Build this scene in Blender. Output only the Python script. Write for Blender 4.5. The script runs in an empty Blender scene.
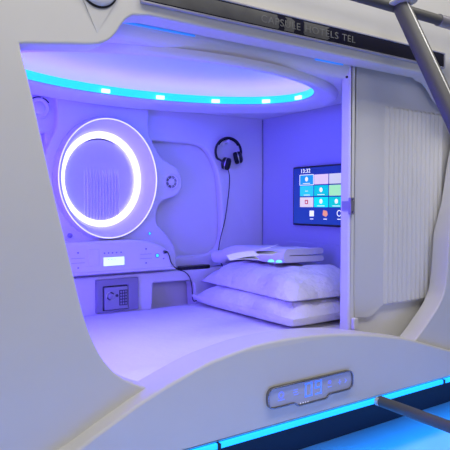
import bpy, bmesh, math, random
from mathutils import Vector, noise
random.seed(4)
S = bpy.context.scene
C = S.collection
EYE = 1.0                      # heights below are written relative to the eye, 1 m over the floor
PI = math.pi
AZ, PITCH, F = math.radians(33.8), math.atan(21/560), 560.0
_f = Vector((math.sin(AZ)*math.cos(PITCH), math.cos(AZ)*math.cos(PITCH), -math.sin(PITCH)))
_r = Vector((math.cos(AZ), -math.sin(AZ), 0))
_u = _r.cross(_f)

def ray(u, v): return _f + _r*((u-225)/F) + _u*((225-v)/F)
def PY(u, v, Y):               # point on the wall plane y = Y -> (x, z)
    d = ray(u, v); t = Y/d.y; return (d.x*t, d.z*t)
def PXW(u, v, X):              # point on the wall plane x = X -> (y, z)
    d = ray(u, v); t = X/d.x; return (d.y*t, d.z*t)

# ------------------------------------------------------------------ materials
def mat(name, col, rough=.5, metal=0, emit=None, es=0, coat=0, bump=None, noisecol=None):
    m = bpy.data.materials.new(name); m.use_nodes = True
    nt = m.node_tree; b = nt.nodes['Principled BSDF']
    b.inputs['Base Color'].default_value = (*col, 1)
    b.inputs['Roughness'].default_value = rough
    b.inputs['Metallic'].default_value = metal
    b.inputs['Coat Weight'].default_value = coat
    if emit:
        b.inputs['Emission Color'].default_value = (*emit, 1)
        b.inputs['Emission Strength'].default_value = es
    if bump or noisecol:
        tc = nt.nodes.new('ShaderNodeTexCoord')
        n = nt.nodes.new('ShaderNodeTexNoise')
        sc, st, dist = bump or (20, 0, 0)
        n.inputs['Scale'].default_value = sc; n.inputs['Detail'].default_value = 4
        nt.links.new(tc.outputs['Object'], n.inputs['Vector'])
        if bump:
            bp = nt.nodes.new('ShaderNodeBump')
            bp.inputs['Strength'].default_value = st; bp.inputs['Distance'].default_value = dist
            nt.links.new(n.outputs['Fac'], bp.inputs['Height'])
            nt.links.new(bp.outputs['Normal'], b.inputs['Normal'])
        if noisecol:
            r = nt.nodes.new('ShaderNodeValToRGB')
            r.color_ramp.elements[0].color = (*noisecol, 1); r.color_ramp.elements[1].color = (*col, 1)
            r.color_ramp.elements[0].position = .3; r.color_ramp.elements[1].position = .7
            nt.links.new(n.outputs['Fac'], r.inputs['Fac'])
            nt.links.new(r.outputs['Color'], b.inputs['Base Color'])
    return m

M = {
 'shell': mat('shell_white', (.70, .69, .67), .38, bump=(6, .03, .01), noisecol=(.68, .67, .65)),
 'inner': mat('inner_white', (.78, .77, .80), .36, bump=(5, .03, .01)),
 'endwall': mat('end_wall_shaded', (.50, .52, .66), .3, bump=(5, .03, .01)),  # inner white darkened and blued for the weaker light on this wall
 'door': mat('door_white', (.75, .74, .74), .45, bump=(8, .03, .01)),
 'sheet': mat('white_sheet', (.82, .81, .83), .9, bump=(9, .35, .03)),
 'pillow': mat('white_pillow', (.82, .81, .83), .9, bump=(22, .6, .03)),
 'towel': mat('white_towel', (.84, .83, .84), .95, bump=(260, .5, .004)),
 'paper': mat('white_card', (.86, .86, .86), .6),
 'black': mat('black_plastic', (.012, .012, .02), .35),
 'foam': mat('black_foam', (.008, .008, .015), .8, bump=(60, .3, .004)),
 'cable': mat('black_cable', (.01, .01, .015), .5),
 'silver': mat('silver_trim', (.6, .6, .62), .3, 1),
 'chrome': mat('chrome', (.62, .62, .64), .14, 1),
 'rimdark': mat('dark_chrome', (.30, .29, .29), .2, 1),
 'steel': mat('grey_metal', (.085, .085, .088), .5, .0, bump=(40, .03, .002)),
 'steel_lt': mat('pale_metal', (.62, .62, .62), .4, .3),
 'signblack': mat('gloss_black_sign', (.012, .012, .03), .08),
 'reflection': mat('grey_reflection', (.13, .13, .13), .4, noisecol=(.10, .10, .105)),  # grey of the surroundings mirrored in the sign, put in as colour
 'letter': mat('grey_letter', (.2, .2, .2), .45),
 'signtrim': mat('sign_trim', (.42, .41, .50), .35),
 'led': mat('cyan_led', (.1, .5, .9), .4, emit=(.0, .48, 1), es=1.4),
 'cove': mat('violet_led_tape', (.3, .3, .9), .4, emit=(.088, .055, 1), es=25),
 'ledhot': mat('white_blue_led', (.8, .9, 1), .4, emit=(.55, .86, 1), es=1.6),
 'ledfloor': mat('blue_led', (.05, .4, .9), .4, emit=(.0, .30, 1), es=2.0),
 'ledhead': mat('dim_blue_led', (.1, .4, .9), .4, emit=(.02, .25, 1), es=.55),
 'ring': mat('white_ring_light', (1, 1, 1), .4, emit=(.93, .9, 1), es=1.5),
 'rim': mat('lit_rim', (1, 1, 1), .4, emit=(.85, .84, 1), es=.9),
 'bowl': mat('frosted_bowl', (.88, .86, .9), .3),
 'pane': mat('porthole_disc', (.62, .60, .74), .3),
 'lcd': mat('lit_display', (.7, .9, 1), .4, emit=(.62, .95, 1), es=1.0),
 'lcdmark': mat('display_mark', (.3, .5, .7), .4, emit=(.35, .6, .8), es=.6),
 'button': mat('button_grey', (.28, .27, .38), .4),
 'engrave': mat('engraved_line', (.38, .37, .55), .5),
 'blueled': mat('small_blue_lamp', (.1, .5, 1), .4, emit=(.02, .35, 1), es=2.2),
 'safe': mat('safe_grey', (.36, .35, .42), .45, bump=(120, .1, .002)),
 'safedark': mat('safe_frame_grey', (.30, .29, .36), .45),
 'keypad': mat('keypad_dark', (.05, .05, .08), .4),
 'key': mat('keypad_key', (.30, .29, .38), .45),
 'plaque': mat('plaque_face', (.50, .51, .60), .25),
 'digit': mat('blue_digit', (.1, .2, .9), .4, emit=(.06, .20, 1), es=1.0),
 'digitpale': mat('blue_glyph', (.2, .3, .9), .4, emit=(.17, .22, .85), es=.6),
 'whitedot': mat('white_dot', (.8, .8, .9), .4, emit=(.7, .75, 1), es=.8),
 'plinth': mat('dark_plinth', (.012, .012, .025), .5),
 'floor': mat('grey_vinyl_floor', (.50, .54, .58), .28, bump=(3, .05, .02), noisecol=(.42, .46, .5)),
 'green': mat('mint_light_spot', (.3, .9, .7), .4, emit=(.05, .75, .62), es=.9),  # emission stands in for green light reflected on the towel
 'grille': mat('dark_grille', (.03, .03, .06), .6),
 'latch': mat('latch_metal', (.36, .35, .42), .35, .6),
 'rubber': mat('dark_rubber', (.03, .03, .035), .7),
}
def screen_mat(name, col, es=1.0): return mat(name, tuple(c*.3 for c in col), .25, emit=col, es=es)

# ------------------------------------------------------------------ object helpers
def finish(me, angle=35):
    for p in me.polygons: p.use_smooth = True
    me.set_sharp_from_angle(angle=math.radians(angle))
    # a broad flat face keeps its own normal: crisp where it meets the narrow faces of a rounded edge
    bm = bmesh.new(); bm.from_mesh(me); bm.normal_update()
    for e in bm.edges:
        if len(e.link_faces) == 2:
            a, b = e.link_faces
            if a.normal.length > 0 and b.normal.length > 0 and a.normal.angle(b.normal) > .12:
                A, B = sorted((a.calc_area(), b.calc_area()))
                if B > 6*A and B > 2e-5 and max(x.calc_length() for x in (a if a.calc_area() > b.calc_area() else b).edges) > .01: e.smooth = False
    bm.to_mesh(me); bm.free()

def _abs_loc(o):
    v = Vector((0, 0, 0))
    while o is not None: v += Vector(o.location); o = o.parent
    return v

def link(name, me, m, parent=None, angle=35):
    """me is written in eye-relative coordinates; the origin goes to its base (top level) or to the parent's."""
    me.name = name
    if m: 
        me.materials.clear(); me.materials.append(m)
    vs = me.vertices
    if parent is None:
        xs = [v.co.x for v in vs]; ys = [v.co.y for v in vs]; zs = [v.co.z for v in vs]
        base = Vector(((min(xs)+max(xs))/2, (min(ys)+max(ys))/2, min(zs)+EYE))
    else: base = _abs_loc(parent)
    for v in vs: v.co = v.co + Vector((0, 0, EYE)) - base
    finish(me, angle)
    o = bpy.data.objects.new(name, me); C.objects.link(o)
    if parent is None: o.location = base
    else: o.parent = parent
    return o

def bmobj(name, bm, m, parent=None, angle=35):
    bmesh.ops.recalc_face_normals(bm, faces=bm.faces[:])
    me = bpy.data.meshes.new(name); bm.to_mesh(me); bm.free()
    return link(name, me, m, parent, angle)

def thing(name, loc):
    o = bpy.data.objects.new(name, None); C.objects.link(o)
    o.location = (loc[0], loc[1], loc[2]+EYE); o.empty_display_size = .05
    return o
def tag(o, label=None, cat=None, group=None, kind=None):
    if label: o['label'] = label
    if cat: o['category'] = cat
    if group: o['group'] = group
    if kind: o['kind'] = kind
    return o

def catmull(pts, n=6, closed=False):
    out = []; N = len(pts)
    rng = range(N if closed else N-1)
    for i in rng:
        g = (lambda k: pts[k % N]) if closed else (lambda k: pts[min(max(k, 0), N-1)])
        p0, p1, p2, p3 = (Vector(g(i-1)), Vector(g(i)), Vector(g(i+1)), Vector(g(i+2)))
        for k in range(n):
            t = k/n
            out.append(tuple(.5*((2*p1)+(p2-p0)*t+(2*p0-5*p1+4*p2-p3)*t*t+(3*p1-p0-3*p2+p3)*t**3)))
    if not closed: out.append(tuple(pts[-1]))
    return out

def rpoly(pts, r, n=5):
    """polygon with its corners rounded; r may be one number or a list"""
    out = []; N = len(pts)
    for i in range(N):
        rr = r[i] if isinstance(r, (list, tuple)) else r
        p, a, b = Vector(pts[i]), Vector(pts[i-1]), Vector(pts[(i+1) % N])
        if rr <= 0: out.append(tuple(p)); continue
        da, db = (a-p), (b-p)
        ra = min(rr, da.length*.45, db.length*.45)
        s, e = p+da.normalized()*ra, p+db.normalized()*ra
        for k in range(n+1):
            t = k/n; out.append(tuple((1-t)**2*s+2*t*(1-t)*p+t*t*e))
    return out
def rrect(x0, z0, x1, z1, r, n=5): return rpoly([(x0, z0), (x1, z0), (x1, z1), (x0, z1)], r, n)
def ellipse(cx, cy, a, b, n=96): return [(cx+a*math.cos(2*PI*i/n), cy+b*math.sin(2*PI*i/n)) for i in range(n)]

def plate_mesh(loops, lo, hi, bevel=.003, axis='y', res=2):
    """solid slab with outline loops (holes too) between lo and hi along an axis; edges rounded"""
    cu = bpy.data.curves.new('outline', 'CURVE'); cu.dimensions = '2D'; cu.fill_mode = 'BOTH'
    for lp in loops:
        s = cu.splines.new('POLY'); s.points.add(len(lp)-1)
        for p, q in zip(s.points, lp): p.co = (q[0], q[1], 0, 1)
        s.use_cyclic_u = True
    t = abs(hi-lo)
    bevel = min(bevel, t*.49)
    cu.extrude = t/2-bevel; cu.bevel_depth = bevel; cu.bevel_resolution = res; cu.offset = -bevel
    o = bpy.data.objects.new('outline', cu); C.objects.link(o)
    dg = bpy.context.evaluated_depsgraph_get()
    me = bpy.data.meshes.new_from_object(o.evaluated_get(dg))
    bpy.data.objects.remove(o); bpy.data.curves.remove(cu)
    mid = (lo+hi)/2
    for v in me.vertices:
        x, y, z = v.co
        if axis == 'y': v.co = (x, mid-z, y)
        elif axis == 'x': v.co = (mid-z, x, y)     # loops are (y, z)
        else: v.co = (x, y, mid+z)                 # loops are (x, y)
    bm = bmesh.new(); bm.from_mesh(me)
    bmesh.ops.remove_doubles(bm, verts=bm.verts[:], dist=1e-5)
    bmesh.ops.recalc_face_normals(bm, faces=bm.faces[:])
    bm.to_mesh(me); bm.free()
    return me
def plate(name, loops, lo, hi, m, parent=None, bevel=.003, axis='y'):
    if not isinstance(loops[0], list): loops = [loops]
    return link(name, plate_mesh(loops, lo, hi, bevel, axis), m, parent)

def box_bm(x0, y0, z0, x1, y1, z1, bev=.0, seg=2, bm=None):
    own = bm is None
    b = bmesh.new()
    r = bmesh.ops.create_cube(b, size=1)
    for v in r['verts']:
        v.co = Vector(((x0+x1)/2+v.co.x*(x1-x0), (y0+y1)/2+v.co.y*(y1-y0), (z0+z1)/2+v.co.z*(z1-z0)))
    if bev > 0: bmesh.ops.bevel(b, geom=b.edges[:], offset=bev, segments=seg, profile=.5, affect='EDGES')
    return b
def box(name, x0, y0, z0, x1, y1, z1, m, parent=None, bev=.002): return bmobj(name, box_bm(x0, y0, z0, x1, y1, z1, bev), m, parent)

def lathe_bm(prof, cx, cz, n=64, axis='y', c2=0, sx=1, close=True):
    """prof = [(r, d)]; turned about an axis along y through (cx, cz) (or along x through y=cx, z=cz)"""
    bm = bmesh.new(); rings = []
    base = (cx, sx)
    for pr_ in prof:
        r, d = pr_[:2]; cx, sx = pr_[2:] if len(pr_) > 2 else base
        if r < 1e-6:
            p = (cx, d, cz) if axis == 'y' else (d, cx, cz) if axis == 'x' else (cx, cz, d)
            rings.append([bm.verts.new(p)]); continue
        ring = []
        for i in range(n):
            a = 2*PI*i/n; p, q = cx+r*sx*math.cos(a), cz+r*math.sin(a)
            ring.append(bm.verts.new((p, d, q) if axis == 'y' else (d, p, q) if axis == 'x' else (p, q, d)))
        rings.append(ring)
    for A, B in zip(rings, rings[1:]):
        for i in range(n):
            j = (i+1) % n
            if len(A) == 1 and len(B) == 1: continue
            if len(A) == 1: bm.faces.new((A[0], B[i], B[j]))
            elif len(B) == 1: bm.faces.new((A[i], A[j], B[0]))
            else: bm.faces.new((A[i], A[j], B[j], B[i]))
    return bm
def lathe(name, prof, cx, cz, m, parent=None, **k): return bmobj(name, lathe_bm(prof, cx, cz, **k), m, parent, 40)

def ell_lathe(name, prof, cx, cy, a, b, m, parent=None, n=128, closed=False):
    """profile (offset outward, z) swept round an ellipse lying flat"""
    bm = bmesh.new(); rings = []
    for off, z in prof:
        rings.append([bm.verts.new((cx+(a+off)*math.cos(2*PI*i/n), cy+(b+off)*math.sin(2*PI*i/n), z)) for i in range(n)])
    pr = list(zip(rings, rings[1:])) + ([(rings[-1], rings[0])] if closed else [])
    for A, B in pr:
        for i in range(n):
            j = (i+1) % n; bm.faces.new((A[i], A[j], B[j], B[i]))
    return bmobj(name, bm, m, parent, 50)

def tube_bm(path, r, n=12, ry=None, up=None, caps=True):
    """round (or oval: ry across) tube along a 3-D path; r may be a list"""
    bm = bmesh.new(); pts = [Vector(p) for p in path]; rings = []
    N = len(pts); prev = None
    for i, p in enumerate(pts):
        t = (pts[min(i+1, N-1)]-pts[max(i-1, 0)]).normalized()
        if prev is None:
            ref = Vector(up) if up else (Vector((0, 0, 1)) if abs(t.z) < .9 else Vector((1, 0, 0)))
            a = (ref-t*ref.dot(t)).normalized()
        else: a = (prev-t*prev.dot(t)).normalized()
        prev = a; b = t.cross(a)
        ra = r[i] if isinstance(r, (list, tuple)) else r
        rb = ra if ry is None else ry*(ra/(r[0] if isinstance(r, (list, tuple)) else r))
        rings.append([bm.verts.new(p+a*ra*math.cos(2*PI*k/n)+b*rb*math.sin(2*PI*k/n)) for k in range(n)])
    for A, B in zip(rings, rings[1:]):
        for k in range(n):
            j = (k+1) % n; bm.faces.new((A[k], A[j], B[j], B[k]))
    if caps: bm.faces.new(rings[0]); bm.faces.new(rings[-1])
    return bm
def tube(name, path, r, m, parent=None, **k): return bmobj(name, tube_bm(path, r, **k), m, parent, 45)

def text_mesh(s, size, width=None, depth=.0008):
    cu = bpy.data.curves.new('lettering', 'FONT'); cu.body = s; cu.size = size; cu.extrude = depth; cu.space_character = 1.12
    o = bpy.data.objects.new('lettering', cu); C.objects.link(o)
    dg = bpy.context.evaluated_depsgraph_get()
    me = bpy.data.meshes.new_from_object(o.evaluated_get(dg))
    bpy.data.objects.remove(o); bpy.data.curves.remove(cu)
    xs = [v.co.x for v in me.vertices]; x0, x1 = min(xs), max(xs)
    ys = [v.co.y for v in me.vertices]; y0, y1 = min(ys), max(ys)
    k = (width/(x1-x0)) if width else 1
    for v in me.vertices: v.co = ((v.co.x-x0)*k, (v.co.y-y0), v.co.z)
    return me
def text_front(name, s, size, x, y, z, width, m, parent, h=None):
    """lettering standing on a plane facing -y, lower left at (x, z)"""
    me = text_mesh(s, size, width)
    hh = max(v.co.y for v in me.vertices); k = (h/hh) if h else 1
    for v in me.vertices: v.co = (x+v.co.x, y-v.co.z, z+v.co.y*k)
    return link(name, me, m, parent)
def text_end(name, s, y, x, z, width, h, m, parent):
    """lettering on a plane facing -x, reading towards -y; left end at y"""
    me = text_mesh(s, .03, width)
    hh = max(v.co.y for v in me.vertices); k = h/hh
    for v in me.vertices: v.co = (x-v.co.z, y-v.co.x, z+v.co.y*k)
    return link(name, me, m, parent)

# ================================================================== the pod's outer front
FY, RY = 1.46, 1.543          # front face and inner face of the shell
CX = 1.32
BED = -.52
pod = tag(thing('sleeping_pod', (CX, 2.0, -1.0)), 'white moulded capsule sleeping pod with a lit violet interior and wide rounded opening', 'sleeping pod')
hz = (PY(142, 13.5, FY)[1]+PY(350, 57.5, FY)[1])/2            # height of the header's middle
lt_ = [PY(u, v, FY) for u, v in ((20, 43.5), (60, 44), (93, 44.5), (108, 40.5), (116, 33), (121, 25.5), (126.5, 19), (133, 15.3))]
rt_ = [PY(u, v, RY) for u, v in ((415, 81), (421.5, 84.5), (427, 92), (431.5, 100.5), (439, 108))]
lf_ = [PY(u, v, FY) for u, v in ((20.5, 47), (33, 98), (50, 175), (65, 238), (79, 297), (86, 322), (94.5, 344), (105, 362), (118, 375.5), (135, 384), (152, 389))]
ri_ = [PY(u, v, FY) for u, v in ((449.5, 235), (446, 284), (439.5, 304), (431, 318), (420, 334), (410, 346))]
topleft = catmull(lt_, 4)[::-1]
L = [(lt_[-1][0]+.05, hz)] + topleft + catmull(lf_, 4) + [(.80, -.57)]
R = [(1.86, -.60)] + catmull(ri_[::-1], 4) + [(2.19, 0), (2.235, .20), (2.30, rt_[-1][1])] + catmull(rt_[::-1], 4) + [(rt_[0][0]-.025, hz-.004)]
opening = L + R
shell_out = rpoly([(-.9, -.722), (3.5, -.722), (3.5, 1.25), (-.9, 1.25)], .05)
plate('front_shell', [shell_out, opening], FY, RY, M['shell'], pod, .006)

# lower arched panel with its sill
topc = [(-.02, -.90)] + [PY(u, v, 1.40) for u, v in ((40, 477), (77, 450), (112, 424), (150, 397), (200, 367.5), (230, 354.5), (260, 344.5), (290, 338.5), (320, 335), (345, 334), (375, 335), (405, 338.5), (420, 342), (450, 350.5))] + [(2.32, -.69), (2.5, -.80)]
arch = catmull(topc, 6)
PB = -.722
arch = [p for p in arch if p[1] > PB]
arch_loop = [(arch[0][0]-.012, PB)] + arch + [(arch[-1][0]+.012, PB)]
ap = plate('arched_panel', arch_loop, 1.40, 1.53, M['shell'], pod, .008)
for v in ap.data.vertices:          # the sill narrows to nothing beside the sliding door
    w_ = min(1, max(0, (v.co.x+CX-1.45)/.2))
    if v.co.y+2.0 > 1.47: v.co.y -= w_*(v.co.y+2.0-1.465)*.95
box('plinth', -.9, 1.69, -1.0, 3.5, 2.66, -.74, M['plinth'], pod, .01)
box('underside', -.9, 1.415, -.74, 3.5, 2.66, -.7225, M['plinth'], pod, .004)
box('roof', -.9, 1.5435, .72, 3.5, 2.72, 1.24, M['shell'], pod, .01)

for xa_, xb_ in ((-.9, -.86), (3.46, 3.5)): box('end_panel', xa_, 1.5435, -.74, xb_, 2.72, .719, M['shell'], pod, .006)
box('rear_panel', -.86, 2.692, -.74, 3.46, 2.72, .719, M['shell'], pod, .004)
# round cap and the wedge below it, high on the shell's left
vx, vz = PY(98, -12, FY)
cap = lathe('vent_cap', [(0, FY-.021), (.03, FY-.020), (.044, FY-.016), (.050, FY-.008), (.050, FY+.004)], vx, vz, M['inner'], pod)
cap['label'] = 'round pale cap'
lathe('dark_rim', [(.050, FY-.009), (.055, FY-.008), (.055, FY+.004), (.049, FY+.004)], vx, vz, M['black'], cap)
bm = bmesh.new()
tx, tz = PY(97, 33, FY)
a = [bm.verts.new(p) for p in ((vx-.045, FY-.006, vz-.034), (vx+.045, FY-.006, vz-.034), (tx, FY-.0005, tz), (vx-.045, FY+.01, vz-.034), (vx+.045, FY+.01, vz-.034), (tx, FY+.01, tz))]
for f in ((0, 1, 2), (3, 5, 4), (0, 3, 4, 1), (1, 4, 5, 2), (2, 5, 3, 0)): bm.faces.new([a[i] for i in f])
bmobj('tapered_wedge', bm, M['shell'], pod)

# ---------------------------------------------------------------- sign over the opening
sx0, sx1, sz0, sz1 = .694, 2.065, .569, .622
sign = tag(thing('sign', ((sx0+sx1)/2, FY, sz0)), 'long dark strip sign lettered CAPSULE HOTELS above the pod opening', 'sign')
plate('sign_board', rrect(sx0, sz0, sx1, sz1, .004), FY-.012, FY-.0004, M['signblack'], sign, .002)
plate('sign_trim', [rrect(sx0-.006, sz0-.006, sx1+.006, sz1+.006, .006), rrect(sx0, sz0, sx1, sz1, .004)], FY-.015, FY-.0004, M['signtrim'], sign, .0015)
yl = FY-.0124
# grey reflections on the gloss board, painted in as jagged patches
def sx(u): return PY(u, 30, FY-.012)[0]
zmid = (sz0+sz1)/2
def jagged(x0, x1, jag0, jag1, s):
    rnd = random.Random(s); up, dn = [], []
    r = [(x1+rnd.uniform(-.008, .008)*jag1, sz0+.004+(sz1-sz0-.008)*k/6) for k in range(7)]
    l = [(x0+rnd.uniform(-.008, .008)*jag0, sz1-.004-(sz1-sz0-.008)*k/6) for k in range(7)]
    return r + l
f1 = plate('painted_reflection', jagged(sx0+.004, sx(279), 0, 1, 3), yl-.0006, yl+.0004, M['reflection'], sign, .0002); f1['label'] = 'painted grey reflection'
plate('painted_reflection', jagged(sx(285), sx(293), 1.3, 1.3, 5), yl-.0006, yl+.0004, M['reflection'], sign, .0002)['label'] = 'painted grey reflection'
plate('painted_reflection', jagged(sx(304), sx(328), .6, 1, 8), yl-.0006, yl+.0004, M['reflection'], sign, .0002)['label'] = 'painted grey reflection'
for w, ua, ub in (('CAPSULE', 261, 300), ('HOTELS', 305, 338), ('TEL', 342, 355)):
    xa, xb = sx(ua), sx(ub)
    text_front('lettering', w, .03, xa, yl-.0008, zmid-.0115, xb-xa, M['letter'], sign, .023)

# ---------------------------------------------------------------- number plaque
PYF = 1.40
pl = tag(thing('number_plaque', (1.30, PYF, -.66)), 'rounded chrome rimmed plaque with blue lit number 09 on the arched panel', 'number plaque')
def qp(u, v): return PY(u, v, PYF-.012)
tl, tr, br, b2, b1, b_l = qp(268, 388), qp(353.5, 370.5), qp(354, 386.5), qp(327, 395), qp(298, 404.5), qp(269, 413)
zt = (tl[1]+tr[1])/2; zb = (b_l[1]+br[1])/2
outl = [(tl[0], zt), (tl[0], zb), (b1[0]-.012, zb), (b1[0], zb-.012), (b2[0], zb-.012), (b2[0]+.012, zb), (tr[0], zb), (tr[0], zt)]
rad = [.03, .03, .006, .006, .006, .006, .03, .03]
oc = rpoly(outl, rad, 7)
def shrink(lp, d):
    cx_ = sum(p[0] for p in lp)/len(lp); out = []
    N = len(lp)
    for i in range(N):
        a_, b_ = Vector(lp[i-1]), Vector(lp[(i+1) % N]); t = (b_-a_).normalized(); nrm = Vector((-t.y, t.x))
        p = Vector(lp[i]); q1, q2 = p+nrm*d, p-nrm*d
        c_ = Vector((cx_, (zt+zb)/2))
        out.append(tuple(q1))
    # choose the side that gives the smaller box
    w = lambda l: max(p[0] for p in l)-min(p[0] for p in l)
    if w(out) > w(lp):
        out = []
        for i in range(N):
            a_, b_ = Vector(lp[i-1]), Vector(lp[(i+1) % N]); t = (b_-a_).normalized(); nrm = Vector((-t.y, t.x))
            out.append(tuple(Vector(lp[i])-nrm*d))
    return out
ic = shrink(oc, .0045)
plate('chrome_rim', [oc, ic], PYF-.014, PYF-.0004, M['rimdark'], pl, .0012)
face = plate('plaque_face', shrink(oc, .004), PYF-.0075, PYF-.0004, M['plaque'], pl, .001)
yd = PYF-.0081
def bar2(x0, z0, x1, z1, w):
    d = Vector((x1-x0, z1-z0)); n = Vector((-d.y, d.x)).normalized()*w/2; e = d.normalized()*w/2
    p0, p1 = Vector((x0, z0)), Vector((x1, z1))
    return [tuple(p0-e+n), tuple(p1+e+n), tuple(p1+e-n), tuple(p0-e-n)]
def digit(segs, x0, x1, z0, z1, w, name, m, parent):
    zm = (z0+z1)/2
    P = {'a': (x0, z1, x1, z1), 'b': (x1, z1, x1, zm), 'c': (x1, zm, x1, z0), 'd': (x0, z0, x1, z0), 'e': (x0, z0, x0, zm), 'f': (x0, zm, x0, z1), 'g': (x0, zm, x1, zm)}
    return strokes([P[s] for s in segs], w, name, m, parent)
def strokes(lines, w, name, m, parent, y=None):
    bm = bmesh.new(); y = yd if y is None else y
    for ln in lines:
        q = bar2(*ln, w)
        A = [bm.verts.new((p[0], y, p[1])) for p in q]; B = [bm.verts.new((p[0], y+.0008, p[1])) for p in q]
        bm.faces.new(A); bm.faces.new(B[::-1])
        for i in range(4): bm.faces.new((A[i], A[(i+1) % 4], B[(i+1) % 4], B[i]))
    return bmobj(name, bm, m, parent)
zc = (zt+zb)/2
d0a, d0b, d9a, d9b = qp(306.5, 392)[0], qp(312.5, 392)[0], qp(316.5, 392)[0], qp(322, 392)[0]
digit('abcdef', d0a, d0b, zc-.021, zc+.021, .0045, 'digit_zero', M['digit'], face)
digit('abcdfg', d9a, d9b, zc-.021, zc+.021, .0045, 'digit_nine', M['digit'], face)
def gx(u): return qp(u, 392)[0]
def circ(cx, cz, r, n=10): return [(cx+r*math.cos(2*PI*i/n), cz+r*math.sin(2*PI*i/n), cx+r*math.cos(2*PI*(i+1)/n), cz+r*math.sin(2*PI*(i+1)/n)) for i in range(n)]
x = gx(282); strokes(circ(x, zc+.004, .010)+[(x-.012, zc-.012, x+.012, zc-.012)], .0035, 'plaque_glyph', M['digitpale'], face)
x = gx(296.5); strokes([(x-.008, zc+.010, x+.008, zc+.010), (x-.010, zc+.002, x+.006, zc+.002), (x-.006, zc-.006, x+.010, zc-.006)], .0032, 'plaque_glyph', M['digitpale'], face)
x = gx(330.5); strokes(circ(x, zc+.008, .005)+[(x-.008, zc-.008, x+.008, zc-.008)], .003, 'plaque_glyph', M['digitpale'], face)
x = gx(340.5); strokes([(x, zc+.008, x, zc-.008), (x-.005, zc, x+.005, zc)], .0028, 'plaque_glyph', M['digitpale'], face)
x = gx(346.5); strokes([(x-.004, zc+.007, x+.003, zc), (x+.003, zc, x-.004, zc-.007)], .0028, 'plaque_glyph', M['digitpale'], face)
for k in range(4):
    x = gx(301.5)+k*.011
    plate('indicator_dot', ellipse(x, zb-.005, .0018, .0018, 10), yd, yd+.0008, M['whitedot'], face, .0002)

# ---------------------------------------------------------------- lit strip under the panel
st = tag(thing('floor_light_strip', (1.3, 1.405, -.742)), 'bright cyan light strip running under the bottom edge of the arched panel', 'light strip')
box('lit_diffuser', -.2, 1.394, -.741, 2.9, 1.408, -.7235, M['ledfloor'], st, .003)
for u, v in ((220, 443), (445, 381)):
    x = PY(u, v, 1.39)[0]
    box('strip_clip', x-.006, 1.391, -.742, x+.006, 1.4085, -.7232, M['black'], st, .002)

# ================================================================== interior shell (the setting)
WB, WR = 2.65, 2.01
tag(box('wall_back', -.25, WB, -.72, 2.06, WB+.04, .72, M['inner'], None, .002), kind='structure')
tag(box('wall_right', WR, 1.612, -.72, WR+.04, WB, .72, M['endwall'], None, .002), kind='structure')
tag(box('wall_left', -.25, 1.55, -.72, -.21, WB, .72, M['inner'], None, .002), kind='structure')
ECX, ECY, EA, EB = 1.105, 2.045, .70, .385
tag(plate('ceiling', [[(-.21, 1.583), (WR, 1.583), (WR, WB), (-.21, WB)], ellipse(ECX, ECY, EA+.07, EB+.07, 128)], .49, .545, M['inner'], None, .004, 'z'), kind='structure')
bm = bmesh.new()
sl_ = [(1.583, .490), (1.574, .4935), (1.564, .505), (1.554, .524), (1.547, .548), (1.547, .556), (1.583, .556)]
va_ = [bm.verts.new((-.205, y, z)) for y, z in sl_]; vb_ = [bm.verts.new((1.635, y, z)) for y, z in sl_]
bm.faces.new(va_); bm.faces.new(vb_[::-1])
for i in range(len(sl_)):
    j = (i+1) % len(sl_); bm.faces.new((va_[i], vb_[i], vb_[j], va_[j]))

tag(bmobj('trim_7', bm, M['inner'], None, 50), kind='structure')
dome = ell_lathe('ceiling_recess', [(.0, .4985), (.066, .4985), (.066, .552), (.05, .578), (.02, .596), (-.04, .612), (-.12, .626), (-.22, .638), (-.32, .645), (-.3849, .647)], ECX, ECY, EA, EB, M['inner'])
tag(dome, kind='structure'); dome.name = 'ceiling_dome'
# rounded bead and roll-off of the soffit
bead = ell_lathe('trim_1', [(.004, .497), (.012, .487), (.03, .480), (.055, .474), (.075, .466), (.090, .463), (.102, .468), (.108, .480), (.110, .492), (.06, .500)], ECX, ECY, EA, EB, M['inner'], closed=True)
tag(bead, kind='structure')
lt = tag(thing('oval_cove_light', (ECX, ECY, .497)), 'glowing cyan oval light band round the ceiling recess', 'ceiling light')
ell_lathe('lit_band', [(.003, .499), (.0, .500), (-.005, .529), (-.002, .534), (.004, .532), (.005, .50)], ECX, ECY, EA, EB, M['led'], lt)
ell_lathe('hidden_cove_strip', [(.018, .500), (.018, .506), (.048, .506), (.048, .500)], ECX, ECY, EA, EB, M['cove'], lt)
for u, v in ((160, 96), (216, 99), (267, 99), (300, 93), (104, 88)):
    d = ray(u, v); best = min(range(720), key=lambda i: abs(math.atan2(ECX+EA*math.cos(i*PI/360), ECY+EB*math.sin(i*PI/360))-math.atan2(d.x, d.y)) + (10 if ECY+EB*math.sin(i*PI/360) < ECY and u < 310 else 0))
    a_ = best*PI/360; px_, py_ = ECX+(EA-.012)*math.cos(a_), ECY+(EB-.012)*math.sin(a_)
    bm = box_bm(-.020, -.006, .500, .020, .006, .517, .002)
    ta = math.atan2(EB*math.cos(a_), -EA*math.sin(a_))
    for vv in bm.verts:
        q = Vector(vv.co); vv.co = (px_+q.x*math.cos(ta)-q.y*math.sin(ta), py_+q.x*math.sin(ta)+q.y*math.cos(ta), q.z)
    bmobj('light_module', bm, M['ledhot'], lt)['label'] = 'white hot spot'
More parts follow.
